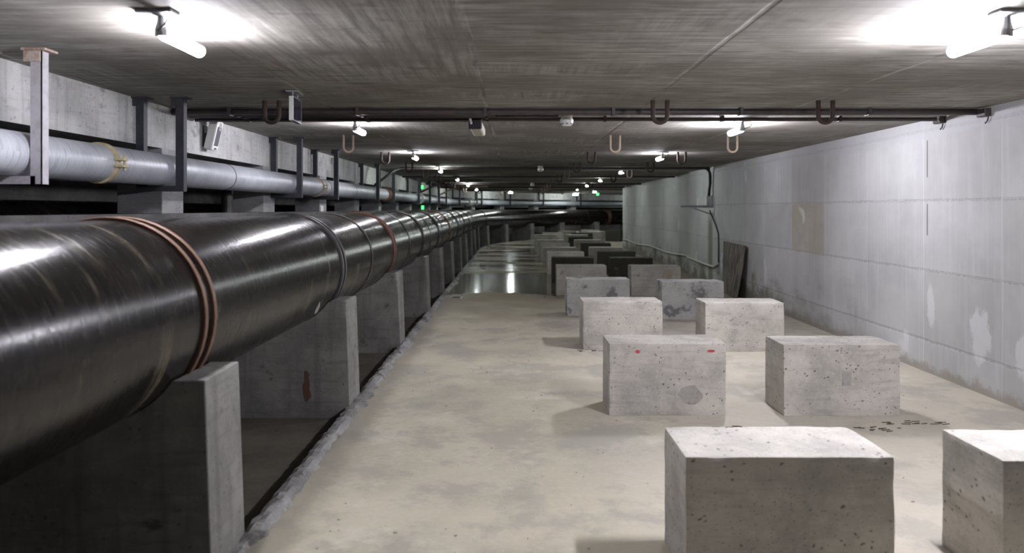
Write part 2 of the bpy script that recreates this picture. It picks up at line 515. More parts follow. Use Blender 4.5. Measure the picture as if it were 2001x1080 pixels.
def tube(bm, pts, r, seg=10, cap=True, radii=None):
    pts = [Vector(p) for p in pts]
    rings = []
    up = None
    for i, p in enumerate(pts):
        t = (pts[min(i + 1, len(pts) - 1)] - pts[max(i - 1, 0)]).normalized()
        if up is None:
            up = Vector((0, 0, 1)) if abs(t.z) < 0.9 else Vector((1, 0, 0))
        a = t.cross(up).normalized()
        b = a.cross(t).normalized()
        up = b
        rr = radii[i] if radii else r
        rings.append([bm.verts.new(p + (a * math.cos(q) + b * math.sin(q)) * rr)
                      for q in [2 * math.pi * k / seg for k in range(seg)]])
    for A, B in zip(rings, rings[1:]):
        for k in range(seg):
            bm.faces.new((A[k], A[(k + 1) % seg], B[(k + 1) % seg], B[k]))
    if cap:
        bm.faces.new(rings[0][::-1])
        bm.faces.new(rings[-1])
    return bm


def sweep(name, prof, ss, m, closed=True, uvf=None, parent=None, smooth=False, offf=None, caps=True):
    """prof: list of (offset, z) swept along the gallery's path at stations ss."""
    bm = bmesh.new()
    lay = bm.loops.layers.uv.new('UVMap')
    rows, info = [], {}
    for s in ss:
        row = []
        for i, (o, z) in enumerate(prof):
            oo = o + (offf(s) if offf else 0)
            v = bm.verts.new(P(oo, s, z))
            info[v] = (oo, s, z, i)
            row.append(v)
        rows.append(row)
    n = len(prof)
    for A, B in zip(rows, rows[1:]):
        for k in range(n if closed else n - 1):
            bm.faces.new((A[k], A[(k + 1) % n], B[(k + 1) % n], B[k]))
    if closed and caps:
        bm.faces.new(rows[0][::-1])
        bm.faces.new(rows[-1])
    bm.verts.index_update()
    for f in bm.faces:
        idx = [info[l.vert][3] for l in f.loops]
        wrap = max(idx) - min(idx) > n / 2
        for l in f.loops:
            o, s, z, i = info[l.vert]
            if uvf == 'os':
                l[lay].uv = (o, s)
            elif uvf == 'sz':
                l[lay].uv = (s, z)
            else:                       # around a pipe
                j = i + (n if wrap and i < n / 2 else 0)
                l[lay].uv = (j / n * uvf, s)
    return link(name, bm, m, parent, smooth)


# ---------------------------------------------------------------- the setting
SS = srange(-6.0, S0, 1.5) + srange(S0, S_END, 0.6)[1:]
structure(sweep('ceiling', [(-4.9, H), (4.9, H), (4.9, H + 0.3), (-4.9, H + 0.3)], SS, MC, uvf='os'))
structure(sweep('floor', [(-1.27, 0), (4.9, 0), (4.9, -0.3), (-1.27, -0.3)], SS, MF, uvf='os'))
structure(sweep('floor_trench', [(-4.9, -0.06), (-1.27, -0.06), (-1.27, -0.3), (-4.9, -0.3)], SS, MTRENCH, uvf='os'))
WS = sorted(set([s for s in SS if abs(s - 18) > 0.5] + [15.95, 18.2, 18.25]))
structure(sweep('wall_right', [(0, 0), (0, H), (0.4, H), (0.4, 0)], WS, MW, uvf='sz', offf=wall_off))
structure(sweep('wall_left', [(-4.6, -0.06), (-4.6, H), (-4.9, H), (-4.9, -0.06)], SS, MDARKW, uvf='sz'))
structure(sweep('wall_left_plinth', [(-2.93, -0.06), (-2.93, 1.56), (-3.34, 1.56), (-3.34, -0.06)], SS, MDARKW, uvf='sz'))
structure(sweep('trim_1', [(-2.95, 2.11), (-2.95, H), (-3.3, H), (-3.3, 2.11)], SS, MBEAM, uvf='sz'))
bm = bmesh.new()
box(bm, (0, -6.1, 1.2), (9.8, 0.2, 2.8))
structure(link('wall_back', bm, MW))
bm = bmesh.new()
pe = P(0, S_END)
box(bm, (pe.x, pe.y, 1.2), (9.8, 0.2, 2.8), Matrix.Rotation(head(S_END), 3, 'Z'))
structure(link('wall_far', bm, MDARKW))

# broken concrete lip along the trench
bm = bmesh.new()
rng = random.Random(4)
rows = []
for s in srange(-2.0, 40.0, 0.04):
    q = noise.noise(Vector((s * 1.3, 0, 0)))
    q2 = noise.noise(Vector((s * 6.0, 3, 0)))
    q3 = noise.noise(Vector((s * 14.0, 7, 0)))
    xo = -1.29 + 0.03 * q + 0.02 * q2
    hh = 0.04 + 0.022 * q + 0.02 * q2 + 0.012 * q3
    wd = 0.085 + 0.05 * q + 0.03 * q2
    row = [(xo - 0.03 + 0.012 * q3, -0.06), (xo - 0.02 + 0.01 * q2, hh * 0.7), (xo + 0.015, hh), (xo + 0.05 + 0.01 * q3, hh * 0.85),
           (xo + wd * 0.8, hh * 0.35 + 0.006), (xo + wd + 0.02 * q3, -0.01)]
    rows.append([bm.verts.new(P(a, s, b + 0.02 * noise.noise(Vector((s * 13, k * 3.1, 1))))) for k, (a, b) in enumerate(row)])
for A, B in zip(rows, rows[1:]):
    for k in range(len(A) - 1):
        bm.faces.new((A[k], A[k + 1], B[k + 1], B[k]))
structure(link('trim_2', bm, MCURB))

# ---------------------------------------------------------------- ordinal words for labels
ORD = ['first', 'second', 'third', 'fourth', 'fifth', 'sixth', 'seventh', 'eighth', 'ninth', 'tenth', 'eleventh', 'twelfth', 'thirteenth',
       'fourteenth', 'fifteenth', 'sixteenth', 'seventeenth', 'eighteenth', 'nineteenth', 'twentieth']

# ---------------------------------------------------------------- the big black pipe
PX, PZ, PR = -1.82, 1.112, 0.437
SUP_S = [3.5, 6.3, 9.05, 11.95, 14.5, 17.1, 19.75, 22.4, 25.0, 27.6, 30.3, 33.2, 36.2, 39.2, 42.2, 45.2, 48.2]


def circle_prof(cx, cz, r, n):
    return [(cx + r * math.cos(2 * math.pi * k / n), cz + r * math.sin(2 * math.pi * k / n)) for k in range(n)]


kinks = srange(-3.0, S0 - 1, 0.5) + [S0 + RC * R(a) for a in (0, 10, 20, 30, 41, 52, 63, 74, 85, 95)]
pipe = sweep('water_main', circle_prof(PX, PZ, PR, 72), kinks, MPIPE, uvf=2 * math.pi * PR, smooth=True)
tag(pipe, 'large glossy black wrapped water pipe running the length of the gallery', 'pipe')
mod = pipe.modifiers.new('split', 'EDGE_SPLIT')
mod.split_angle = R(30)


def patch(bm, vs, t):
    """close a thin raised patch behind an outline lying in a -y facing plane"""
    back = [bm.verts.new(v.co + Vector((0, t, 0))) for v in vs]
    bm.faces.new(vs)
    bm.faces.new(back[::-1])
    n = len(vs)
    for k in range(n):
        bm.faces.new((vs[k], back[k], back[(k + 1) % n], vs[(k + 1) % n]))


def ring(name, off, z, r, s, width, thick, m, parent, seg=64, round_=False):
    bm = bmesh.new()
    o = P(off, s, z)
    rot = Matrix.Rotation(head(s), 3, 'Z')
    if round_:
        prof = [(r + thick * 0.3 + thick * math.cos(a), thick * math.sin(a)) for a in [k * math.pi / 4 for k in range(8)]]
    else:
        prof = [(r - 0.004, -width / 2), (r + thick * 0.8, -width / 2), (r + thick, -width / 2 + 0.004), (r + thick, width / 2 - 0.004),
                (r + thick * 0.8, width / 2), (r - 0.004, width / 2)]
    rr = []
    for k in range(seg):
        a = 2 * math.pi * k / seg
        rr.append([bm.verts.new(o + rot @ Vector((q * math.cos(a), y, q * math.sin(a)))) for q, y in prof])
    n = len(prof)
    for k in range(seg):
        A, B = rr[k], rr[(k + 1) % seg]
        for j in range(n):
            bm.faces.new((A[j], A[(j + 1) % n], B[(j + 1) % n], B[j]))
    return link(name, bm, m, parent, smooth=round_)


strap_m = [MRUST, MGRY, MBRN, MBLK, MBLK, MBRN] + [MBLK] * 20
strap_l = {MRUST.name: 'orange rusted strap', MGRY.name: 'dull grey strap', MBRN.name: 'brown rusted strap'}
for i, s in enumerate(SUP_S[:12]):
    for dy in (-0.052, 0.052):
        st = ring('strap', PX, PZ, PR, s + dy, 0.03, 0.016, strap_m[i], pipe)
        if strap_m[i].name in strap_l:
            st['label'] = strap_l[strap_m[i].name]
for s in (7.6, 10.4, 13.1, 15.4, 18.4, 21.0):
    ring('joint_band', PX, PZ, PR, s, 0.07, 0.006, MBLK, pipe)
j = ring('joint_collar', PX, PZ, PR, S0 + RC * R(52), 0.75, 0.012, MBRN, pipe)
j['label'] = 'brown rusted collar at the bend'
# scrap of peeled wrapping hanging from the underside
bm = bmesh.new()
a0 = R(-38)
pts = [(-0.02, 0.0), (0.05, 0.005), (0.075, 0.045), (0.03, 0.09), (-0.035, 0.03)]
c = Vector((PX + PR * math.cos(a0), 5.68, PZ + PR * math.sin(a0)))
vs = [bm.verts.new(c + Vector((0.02 + 0.3 * b, a * 1.1, b - 0.02))) for a, b in pts]
f = bm.faces.new(vs)
bmesh.ops.solidify(bm, geom=[f], thickness=0.004)
link('torn_wrap', bm, MTAPE, pipe)['label'] = 'white peeled scrap of pipe wrapping'

# second black main in the rear chamber
pipe2 = sweep('water_main', circle_prof(-3.82, 1.25, 0.42, 40), srange(-3.0, S0 - 1, 1.0) + srange(S0, S_END - 0.5, 1.2), MPIPE, uvf=2.6, smooth=True)
tag(pipe2, 'dim black pipe in the dark chamber behind the row of concrete piers', 'pipe')

# ---------------------------------------------------------------- concrete pipe supports
def support_mesh():
    bm = bmesh.new()
    zt, zb, hy = 0.865, -0.06, 0.205
    arc = []
    a1 = math.asin((zt - PZ) / PR)
    n = 14
    for k in range(n + 1):
        a = a1 + (-math.pi - 2 * a1) * k / n
        arc.append((PX + (PR + 0.004) * math.cos(a), PZ + (PR + 0.004) * math.sin(a)))
    prof = [(-1.285, zb), (-1.318, zt)] + arc + [(-2.36, zt), (-2.4, zb)]
    A = [bm.verts.new((x + 1.82, -hy, z)) for x, z in prof]
    B = [bm.verts.new((x + 1.82, hy, z)) for x, z in prof]
    bm.faces.new(A)
    bm.faces.new(B[::-1])
    m = len(prof)
    for k in range(m):
        bm.faces.new((A[k], B[k], B[(k + 1) % m], A[(k + 1) % m]))
    es = [e for e in bm.edges if e.verts[0].co.z > 0.5 and e.verts[1].co.z > 0.5 and e.calc_length() > 0.08]
    es += [e for e in bm.edges if abs(e.verts[0].co.z - e.verts[1].co.z) > 0.5]
    bmesh.ops.bevel(bm, geom=es, offset=0.006, segments=2, affect='EDGES', profile=0.5)
    return bm


sup = link('pipe_support', support_mesh(), MS)
for i, s in enumerate(SUP_S):
    o = sup if i == 0 else sup.copy()
    if i:
        COL.objects.link(o)
    o.location = P(PX, s)
    o.rotation_euler.z = head(s)
    if i == 0:
        lab = 'grey concrete saddle under the black pipe where the orange rusted straps are'
    elif i == 1:
        lab = 'grey concrete saddle under the black pipe beside the dull grey straps'
    elif i == 2:
        lab = 'concrete saddle at the brown straps, third under the black pipe from the camera'
    else:
        lab = '%s concrete saddle from the camera in the row under the black pipe' % ORD[i]
    tag(o, lab, 'pipe support', 'concrete saddles under the black pipe')

bm = bmesh.new()
rr = random.Random(8)
vs = [bm.verts.new((0.19 + 0.035 * (0.5 + rr.random()) * math.cos(a), -0.2075, 0.2 + 0.13 * (0.6 + 0.6 * rr.random()) * math.sin(a))) for a in [q * math.pi / 9 for q in range(18)]]
patch(bm, vs, 0.003)
st = link('rust_stain', bm, m_plain('rust_bloom', (0.12, 0.06, 0.038), 0.8), [o for o in COL.objects if o.name == 'pipe_support.001'][0])
st['label'] = 'brown rust stain'

# ---------------------------------------------------------------- piers behind the silver pipe
bm = bmesh.new()
box(bm, (0, 0, (2.11 + 1.56) / 2), (0.38, 0.42, 0.55), bev=0.006)
pier = link('concrete_pier', bm, MPIER)
PIER_S = [3.95, 6.66, 9.3, 11.95, 14.55, 17.1, 19.7, 22.3, 24.9, 27.5, 30.2, 33.0, 36.0, 39.0, 42.0, 45.0]
bm = bmesh.new()
box(bm, (0, 0, 0), (0.008, 0.16, 0.1))
plate0 = link('sign_plate', bm, MWHITE)
plate_used = False
for i, s in enumerate(PIER_S):
    o = pier if i == 0 else pier.copy()
    if i:
        COL.objects.link(o)
    o.location = P(-3.13, s)
    o.rotation_euler.z = head(s)
    tag(o, '%s grey concrete pier from the camera, holding the beam behind the pale pipe' % ORD[i], 'pier', 'concrete piers under the beam')
    if i in (3, 5, 7, 9):
        pl = plate0 if not plate_used else plate0.copy()
        if plate_used:
            COL.objects.link(pl)
        plate_used = True
        pl.parent = o
        pl.location = (0.195, -0.1, 1.6)
        pl['label'] = 'small white number plate'

# ---------------------------------------------------------------- silver pipe on hangers
QX, QZ, QR = -2.745, 1.905, 0.124
sil = sweep('insulated_pipe', circle_prof(QX, QZ, QR, 40), srange(-3.0, S0 - 1, 1.0) + srange(S0, S_END - 0.5, 1.0), MSIL, uvf=2 * math.pi * QR, smooth=True)
tag(sil, 'pale bluish grey pipe hung in steel hangers below the beam', 'pipe')


def clamp(s, m, lab, w=0.05, t=0.014):
    c = ring('pipe_clamp', QX, QZ, QR, s, w, t, m, sil, 40)
    c['label'] = lab
    bm = bmesh.new()
    o = P(QX, s, QZ)
    rot = Matrix.Rotation(head(s), 3, 'Z')
    for dz in (-0.022, 0.022):
        box(bm, o + rot @ Vector((QR + 0.03, 0.0, dz + 0.0)), (0.055, w * 1.5, 0.014), rot)
    tube(bm, [o + rot @ Vector((QR + 0.042, 0.012, -0.05)), o + rot @ Vector((QR + 0.042, 0.012, 0.05))], 0.01, 8)
    link('clamp_bolt', bm, m, c)


clamp(5.1, MYEL, 'yellowed clamp with bolt lugs')
clamp(10.7, MYEL, 'yellowed clamp with bolt lugs')
ring('coupling', QX, QZ, QR, 16.6, 0.42, 0.03, MBRN, sil, 40)['label'] = 'rusty coupling'
ring('coupling', QX, QZ, QR, 22.6, 0.3, 0.045, MWHITE, sil, 40)['label'] = 'white coupling'
ring('coupling', QX, QZ, QR, 35.0, 0.6, 0.05, MWHITE, sil, 40)['label'] = 'white coupling'
for s in (3.9, 7.3, 11.15, 13.0, 18.6, 25.0):
    ring('weld_seam', QX, QZ, QR, s, 0.014, 0.004, MGRY, sil, 40)


def make_hanger(m, top_m):
    root = thing('pipe_hanger', 'x', 'pipe hanger', (0, 0, 0))
    zb = 1.735
    for x, sg in ((-2.895, 1), (-2.585, 1)):
        bm = bmesh.new()            # an angle section: web facing the camera, flange facing the room
        x0 = x - QX
        box(bm, (x0, -0.028, (H + zb) / 2), (0.062, 0.006, H - zb))
        box(bm, (x0 + 0.028, 0.0, (H + zb) / 2), (0.006, 0.062, H - zb))
        post = link('post', bm, m, root)
        bm = bmesh.new()
        box(bm, (x0, 0, H - 0.006), (0.13, 0.12, 0.012))
        box(bm, (x0 - 0.02, -0.034, H - 0.04), (0.09, 0.008, 0.06))
        link('fixing_plate', bm, top_m, post)
    bm = bmesh.new()
    box(bm, (0, -0.028, 1.757), (0.31, 0.006, 0.044))
    box(bm, (0, 0.0, 1.776), (0.31, 0.05, 0.006))
    link('crossbar', bm, m, root)
    return root


def copy_tree(o, parent=None):
    c = o.copy()
    COL.objects.link(c)
    c.parent = parent
    for ch in o.children:
        copy_tree(ch, c)
    return c


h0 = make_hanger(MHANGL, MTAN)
h1 = make_hanger(MHANG, MHANG)
HANG_S = [4.2, 6.0, 9.35, 11.3, 14.8, 16.75, 21.3, 24.2, 27.2, 30.2, 33.2, 36.2, 39.2, 42.2, 45.2]
for i, s in enumerate(HANG_S):
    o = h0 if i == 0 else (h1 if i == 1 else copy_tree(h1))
    o.location = P(QX, s)
    o.rotation_euler.z = head(s)
    o['label'] = ('steel hanger in lamplit grey with rusted fixings, closest to the camera on the pale pipe' if i == 0 else
                  '%s steel hanger from the camera on the pale pipe, dark grey' % ORD[i])
    o['group'] = 'steel hangers of the pale pipe'

# ---------------------------------------------------------------- concrete blocks on the floor
def block_mesh(w, d, h, seed, chip=1.0):
    """Cast block with softened, chipped arrises; origin at the middle of its base."""
    bm = bmesh.new()
    half = Vector((w / 2, d / 2, h / 2))
    nx, ny, nz = max(6, int(w / 0.022)), max(4, int(d / 0.022)), max(4, int(h / 0.022))
    cache = {}
    off = Vector((seed * 7.3, seed * 3.1, seed * 1.7))

    def vert(i, j, k):
        key = (i, j, k)
        if key in cache:
            return cache[key]

        def spread(t, n, hf):
            u = t / n * 2 - 1
            return math.copysign(abs(u) ** 0.93, u) * hf
        p = Vector((spread(i, nx, half.x), spread(j, ny, half.y), spread(k, nz, half.z)))
        q = noise.noise(p * 9 + off)
        q2 = noise.noise(p * 26 + off)
        r = 0.006 + 0.022 * chip * max(0.0, q - 0.12) + 0.012 * chip * max(0, q2 - 0.2)
        if p.z < -half.z + 0.05:
            r = 0.004
        inner = Vector([max(-(half[a] - r), min(half[a] - r, p[a])) for a in range(3)])
        dv = p - inner
        if dv.length > 1e-6:
            p = inner + dv.normalized() * min(r, dv.length)
        nrm = dv.normalized() if dv.length > 1e-6 else Vector((0, 0, 0))
        p += nrm * (0.004 * noise.noise(p * 5 + off) + 0.0012 * q2)
        cache[key] = bm.verts.new((p.x, p.y, max(0.0, p.z + half.z)))
        return cache[key]
    for k in (0, nz):
        for i in range(nx):
            for j in range(ny):
                bm.faces.new([vert(i, j, k), vert(i + 1, j, k), vert(i + 1, j + 1, k), vert(i, j + 1, k)])
    for j in (0, ny):
        for i in range(nx):
            for k in range(nz):
                bm.faces.new([vert(i, j, k), vert(i + 1, j, k), vert(i + 1, j, k + 1), vert(i, j, k + 1)])
    for i in (0, nx):
        for j in range(ny):
            for k in range(nz):
                bm.faces.new([vert(i, j, k), vert(i, j + 1, k), vert(i, j + 1, k + 1), vert(i, j, k + 1)])
    return bm


# row of front-face distances; x of the inner (walkway side) front corner for each file; widths
# (s_front, x_left, width, depth, height, material, label)
BLK = [
    (3.25, 0.735, 0.885, 0.46, 0.55, MB_, 'pale concrete block with a bright top, foremost in the file beside the walkway'),
    (5.95, 0.755, 0.905, 0.44, 0.555, MB_, 'grey concrete block with faint red paint marks along its upper edge'),
    (8.72, 0.805, 0.905, 0.46, 0.55, MB_, 'pale concrete block casting a hard shadow onto the walkway, third in its file'),
    (11.45, 0.82, 0.94, 0.42, 0.55, MB_patch, 'grey concrete block with dark smeared patches below its top, walkway file'),
    (14.2, 0.83, 0.92, 0.42, 0.55, MB_far, 'grey concrete block at the edge of the wet floor, fifth in the walkway file'),
    (16.6, 0.87, 0.9, 0.42, 0.55, MB_dark, 'blackened concrete block at the edge of the wet floor, sixth in the walkway file'),
    (3.2, 2.05, 0.9, 0.46, 0.55, MB_, 'pale concrete block cut by the picture edge, foremost in the wall file'),
    (5.93, 2.1, 0.9, 0.44, 0.55, MB_, 'broad grey concrete block with a square damp patch on its front, wall file'),
    (8.6, 2.165, 0.885, 0.46, 0.55, MB_, 'whitish pitted concrete block with a ragged top edge, third in wall file'),
    (11.1, 2.165, 0.9, 0.42, 0.55, MB_patch, 'concrete block with dark grey blotches standing before the leaning board'),
    (14.1, 2.19, 0.91, 0.42, 0.55, MB_far, 'plain concrete block with one brown stain, fifth in the wall file'),
    (16.4, 2.11, 0.9, 0.42, 0.555, MB_dark, 'black faced concrete block, sixth from the camera in the wall file'),
]
for k, s in enumerate((18.7, 20.9, 23.4, 26.0, 28.6, 31.4, 34.4, 37.4, 40.4)):
    BLK.append((s, 0.86, 0.9, 0.42, 0.55, MB_far if k % 3 else MB_, '%s damp concrete block from the camera in the walkway file' % ORD[6 + k]))
    BLK.append((s + 0.1, 2.13, 0.9, 0.42, 0.55, MB_far if k % 2 else MB_dark, '%s damp concrete block from the camera in the wall file' % ORD[6 + k]))
rng = random.Random(11)
blocks = []
for i, (s, x, bw, bd, bh, m, lab) in enumerate(BLK):
    o = link('concrete_block', block_mesh(bw, bd, bh, i + 1.0), m)
    o.location = P(x + bw / 2, s + bd / 2)
    o.rotation_euler.z = head(s) + rng.uniform(-0.008, 0.008)
    tag(o, lab, 'concrete block', 'concrete blocks standing in two files')
    blocks.append(o)


def dab(i, x, z, rx, rz, m, lab, name='paint_mark', pw=1.0):
    """thin irregular mark on a block's front face (local x, z)"""
    bm = bmesh.new()
    rr = random.Random(i * 5 + int(x * 100))
    vs = []
    for q in range(16):
        a = q * math.pi / 8
        cx_, sz_ = math.cos(a), math.sin(a)
        k = (0.9 + 0.2 * rr.random()) if pw == 1.0 else (0.95 + 0.1 * rr.random()) / max(abs(cx_), abs(sz_))
        vs.append(bm.verts.new((x + rx * k * cx_, -BLK[i][3] / 2 - 0.0045, z + rz * k * sz_)))
    patch(bm, vs, 0.004)
    o = link(name, bm, m, blocks[i])
    o['label'] = lab


MSTAIN = m_concrete('damp_stain', (0.42, 0.405, 0.375), (0.31, 0.3, 0.28), 0.6)
MBROWN = m_concrete('brown_stain', (0.36, 0.31, 0.23), (0.3, 0.26, 0.2), 0.2)
dab(1, -0.235, 0.495, 0.018, 0.014, MPAINT, 'faint red paint mark')
dab(1, 0.335, 0.5, 0.03, 0.009, MPAINT, 'faint red paint mark')
dab(1, 0.175, 0.16, 0.09, 0.075, MSTAIN, 'dark damp patch', 'damp_patch')
dab(7, 0.035, 0.29, 0.035, 0.055, MSTAIN, 'square damp patch', 'damp_patch', 2.0)
dab(10, 0.22, 0.4, 0.09, 0.09, MBROWN, 'brown stain', 'stain')

# ---------------------------------------------------------------- ceiling hooks
def hook_mesh(wd, h, r):
    bm = bmesh.new()
    rad = wd / 2
    pts = [(-rad * 1.02, 0, 0.03), (-rad, 0, -(h - rad) * 0.5)]
    for k in range(13):
        a = math.pi + math.pi * k / 12
        pts.append((rad * math.cos(a), 0, -(h - rad - r) + rad * math.sin(a)))
    pts += [(rad, 0, -(h - rad) * 0.5), (rad * 1.02, 0, 0.03)]
    return tube(bm, pts, r, 10)


hk_d = link('ceiling_hook', hook_mesh(0.115, 0.195, 0.018), MHOOK, smooth=True)
hk_t = link('ceiling_hook', hook_mesh(0.11, 0.215, 0.014), MHOOKT, smooth=True)
used = {id(hk_d): False, id(hk_t): False}
HOOK_S = [6.17, 9.05, 11.75, 14.4, 17.1, 19.85, 22.6, 25.3, 28.0, 31.0, 34.0, 37.0]
FILE = [(-1.93, 'pipe side file'), (1.215, 'middle file'), (2.6, 'wall side file')]
rng = random.Random(2)
for i, s in enumerate(HOOK_S):
    for j, (x, fl) in enumerate(FILE):
        tan = i in (1,) or (i >= 7 and rng.random() < 0.4)
        src = hk_t if tan else hk_d
        o = src if not used[id(src)] else src.copy()
        if used[id(src)]:
            COL.objects.link(o)
        used[id(src)] = True
        if i == 0:
            x = (-1.93, 1.19, 2.52)[j]
        if i == 2 and j == 0:
            x = -1.94
        o.location = P(x + rng.uniform(-0.02, 0.02) * (i > 3), s + rng.uniform(-0.1, 0.1) * (i > 3), H)
        o.rotation_euler = (R(rng.uniform(-4, 4)), 0, head(s) + R(rng.uniform(-10, 10)) * (i > 0))
        tag(o, 'U-shaped %s lifting hook, %s from the camera in the ceiling\'s %s' % ('tan' if tan else 'dark rusty', ORD[i], fl),
            'hook', 'lifting hooks in the ceiling')

# ---------------------------------------------------------------- lamps
def make_lamp(strength, tint, key, cache={}):
    root = thing('ceiling_lamp', 'x', 'lamp', (0, 0, H))
    if key not in cache:
        cache[key] = m_emit('lamp_tube_%d' % len(cache), tint, strength)
    bm = bmesh.new()
    L, r = 0.42, 0.03
    prof = [(-L / 2, 0.01), (-L / 2 + 0.006, 0.022), (-L / 2 + 0.02, r), (L / 2 - 0.02, r), (L / 2 - 0.006, 0.022), (L / 2, 0.01)]
    tube(bm, [(0, y + 0.04, -0.085) for y, _ in prof], 0.04, 20, True, [q for _, q in prof])
    link('lamp_tube', bm, cache[key], root, smooth=True)
    bm = bmesh.new()
    box(bm, (0, -0.22, -0.008), (0.16, 0.1, 0.015), bev=0.003)
    link('mounting_plate', bm, MGALV, root)
    bm = bmesh.new()
    tube(bm, [(0, -0.19, -0.01), (0, -0.19, -0.045), (0, -0.187, -0.07), (0, -0.18, -0.1)], 0.016, 12, True, [0.014, 0.018, 0.026, 0.028])
    link('stem', bm, MGALV, root)
    bm = bmesh.new()
    tube(bm, [(0.06, -0.24, -0.012), (0.07, -0.27, -0.04), (0.05, -0.265, -0.07), (0.0, -0.22, -0.085)], 0.004, 6)
    link('lamp_wire', bm, MCABLE, root)
    return root


nL = 10
for i, (s, off, f) in enumerate(LAMP_POS):
    left = i < nL
    k = i if left else i - nL
    tint = (0.92, 0.91, 1.0) if s < 14 else (0.9, 0.98, 0.95)
    o = make_lamp(LAMP_L * f, tint, (round(f, 3), s < 14))
    o.location = P(off, s, H)
    o.rotation_euler.z = head(s)
    vis = k if left else k - 2
    if vis < 0:
        o['label'] = 'white tube lamp behind the camera over the %s' % (('black pipe' if left else 'concrete blocks') + (', second back' if vis == -2 else ''))
    else:
        o['label'] = 'glowing white tube lamp, %s from the camera in the row over the %s' % (ORD[vis], 'black pipe' if left else 'concrete blocks')
    o['group'] = 'ceiling tube lamps'

# ---------------------------------------------------------------- conduits under the ceiling
def conduit(s, x0, x1, z, r, lab, bend=None, m=MCOND, clips=True, dy=0.0):
    bm = bmesh.new()
    pts = [P(x0, s, z)] + [P(x0 + (x1 - x0) * k / 6, s + dy * k / 6, z) for k in range(1, 7)]
    if bend:
        pts = bend + pts
    tube(bm, pts, r, 10)
    o = link('ceiling_conduit', bm, m, smooth=True)
    tag(o, lab, 'conduit', 'conduits crossing under the ceiling')
    if clips:
        n = int((x1 - x0) / 1.1)
        for k in range(n):
            bm = bmesh.new()
            c = P(x0 + 0.5 + 1.1 * k, s, 0)
            box(bm, (c.x, c.y, (z - r - 0.004 + H) / 2), (0.025, r * 2 + 0.03, H - z + r + 0.004))
            link('clip', bm, m, o)
    return o


conduit(6.62, -2.93, 4.03, 2.436, 0.028, 'thick dark conduit crossing the ceiling by the first hooks, wall to wall')
conduit(7.2, -2.93, 3.98, 2.44, 0.019, 'thin dark conduit crossing the ceiling behind the security camera')
conduit(6.81, -2.93, -0.15, 2.44, 0.021, 'short dark conduit from the beam to the security camera')
conduit(6.98, -2.93, 0.42, 2.442, 0.018, 'dark conduit from the beam to the front smoke detector')
conduit(7.1, -2.93, -0.3, 2.42, 0.016, 'thin conduit hugging the one behind the security camera')
conduit(15.9, -2.3, 4.1, 2.44, 0.026, 'dark conduit crossing the ceiling to the cables above the wall bracket',
        bend=[P(-2.75, 15.4, 2.08), P(-2.42, 15.7, 2.38)], clips=False)
conduit(20.3, -2.9, 4.3, 2.445, 0.022, 'dark conduit crossing the ceiling beyond the wall bracket', clips=False)
conduit(25.8, -2.9, 4.35, 2.435, 0.03, 'dark conduit crossing the ceiling at the third smoke detector', clips=False)
conduit(30.0, -2.9, 4.4, 2.44, 0.03, 'dark conduit crossing the ceiling where the bend begins', clips=False)
conduit(35.0, -2.9, 4.4, 2.44, 0.03, 'dark conduit crossing the ceiling inside the bend', clips=False)

# end fittings of the thick and thin conduits on the pale wall
for s, zc, lab in ((6.5, 2.42, 'dark cable gland where the thick conduit meets the pale wall'), (7.2, 2.44, 'dark cable gland where the thin conduit meets the pale wall')):
    bm = bmesh.new()
    x = wall_off(s)
    box(bm, (x - 0.03, s + 0.05, zc), (0.06, 0.12, 0.07), bev=0.008)
    g = link('conduit_gland', bm, MCOND)
    tag(g, lab, 'cable gland', 'glands at the conduit ends')
    bm = bmesh.new()
    tube(bm, [(x - 0.02, s, zc - 0.02), (x - 0.018, s + 0.02, zc - 0.07), (x - 0.02, s + 0.05, zc - 0.09)], 0.006, 6)
    link('cable_tail', bm, MCABLE, g)

# ---------------------------------------------------------------- security camera
cx, cy = -0.34, 7.05
r_ = thing('security_camera', 'beige and black security camera hung from the ceiling conduits', 'security camera', (cx, cy, H), R(-3))
tilt = Matrix.Rotation(R(-5), 3, 'X')
bm = bmesh.new()
box(bm, (0, 0.22, -0.105), (0.118, 0.42, 0.085), tilt, bev=0.02)
link('camera_body', bm, MBEIGE, r_, smooth=False)
bm = bmesh.new()
box(bm, (0, 0.005, -0.088), (0.128, 0.03, 0.1), tilt, bev=0.012)
link('rear_cap', bm, MDK, r_)
bm = bmesh.new()
tube(bm, [(-0.02, 0.12, 0.0), (-0.02, 0.1, -0.04), (-0.02, 0.09, -0.07)], 0.022, 10)
box(bm, (-0.02, 0.12, -0.006), (0.13, 0.13, 0.012))
link('mounting_bracket', bm, MHANG, r_)
bm = bmesh.new()
tube(bm, [(-0.03, 0.0, -0.075), (-0.03, -0.05, -0.09), (-0.04, -0.06, -0.05), (-0.05, -0.02, -0.02), (-0.06, 0.02, -0.012)], 0.011, 8)
link('camera_cable', bm, MGALV, r_)

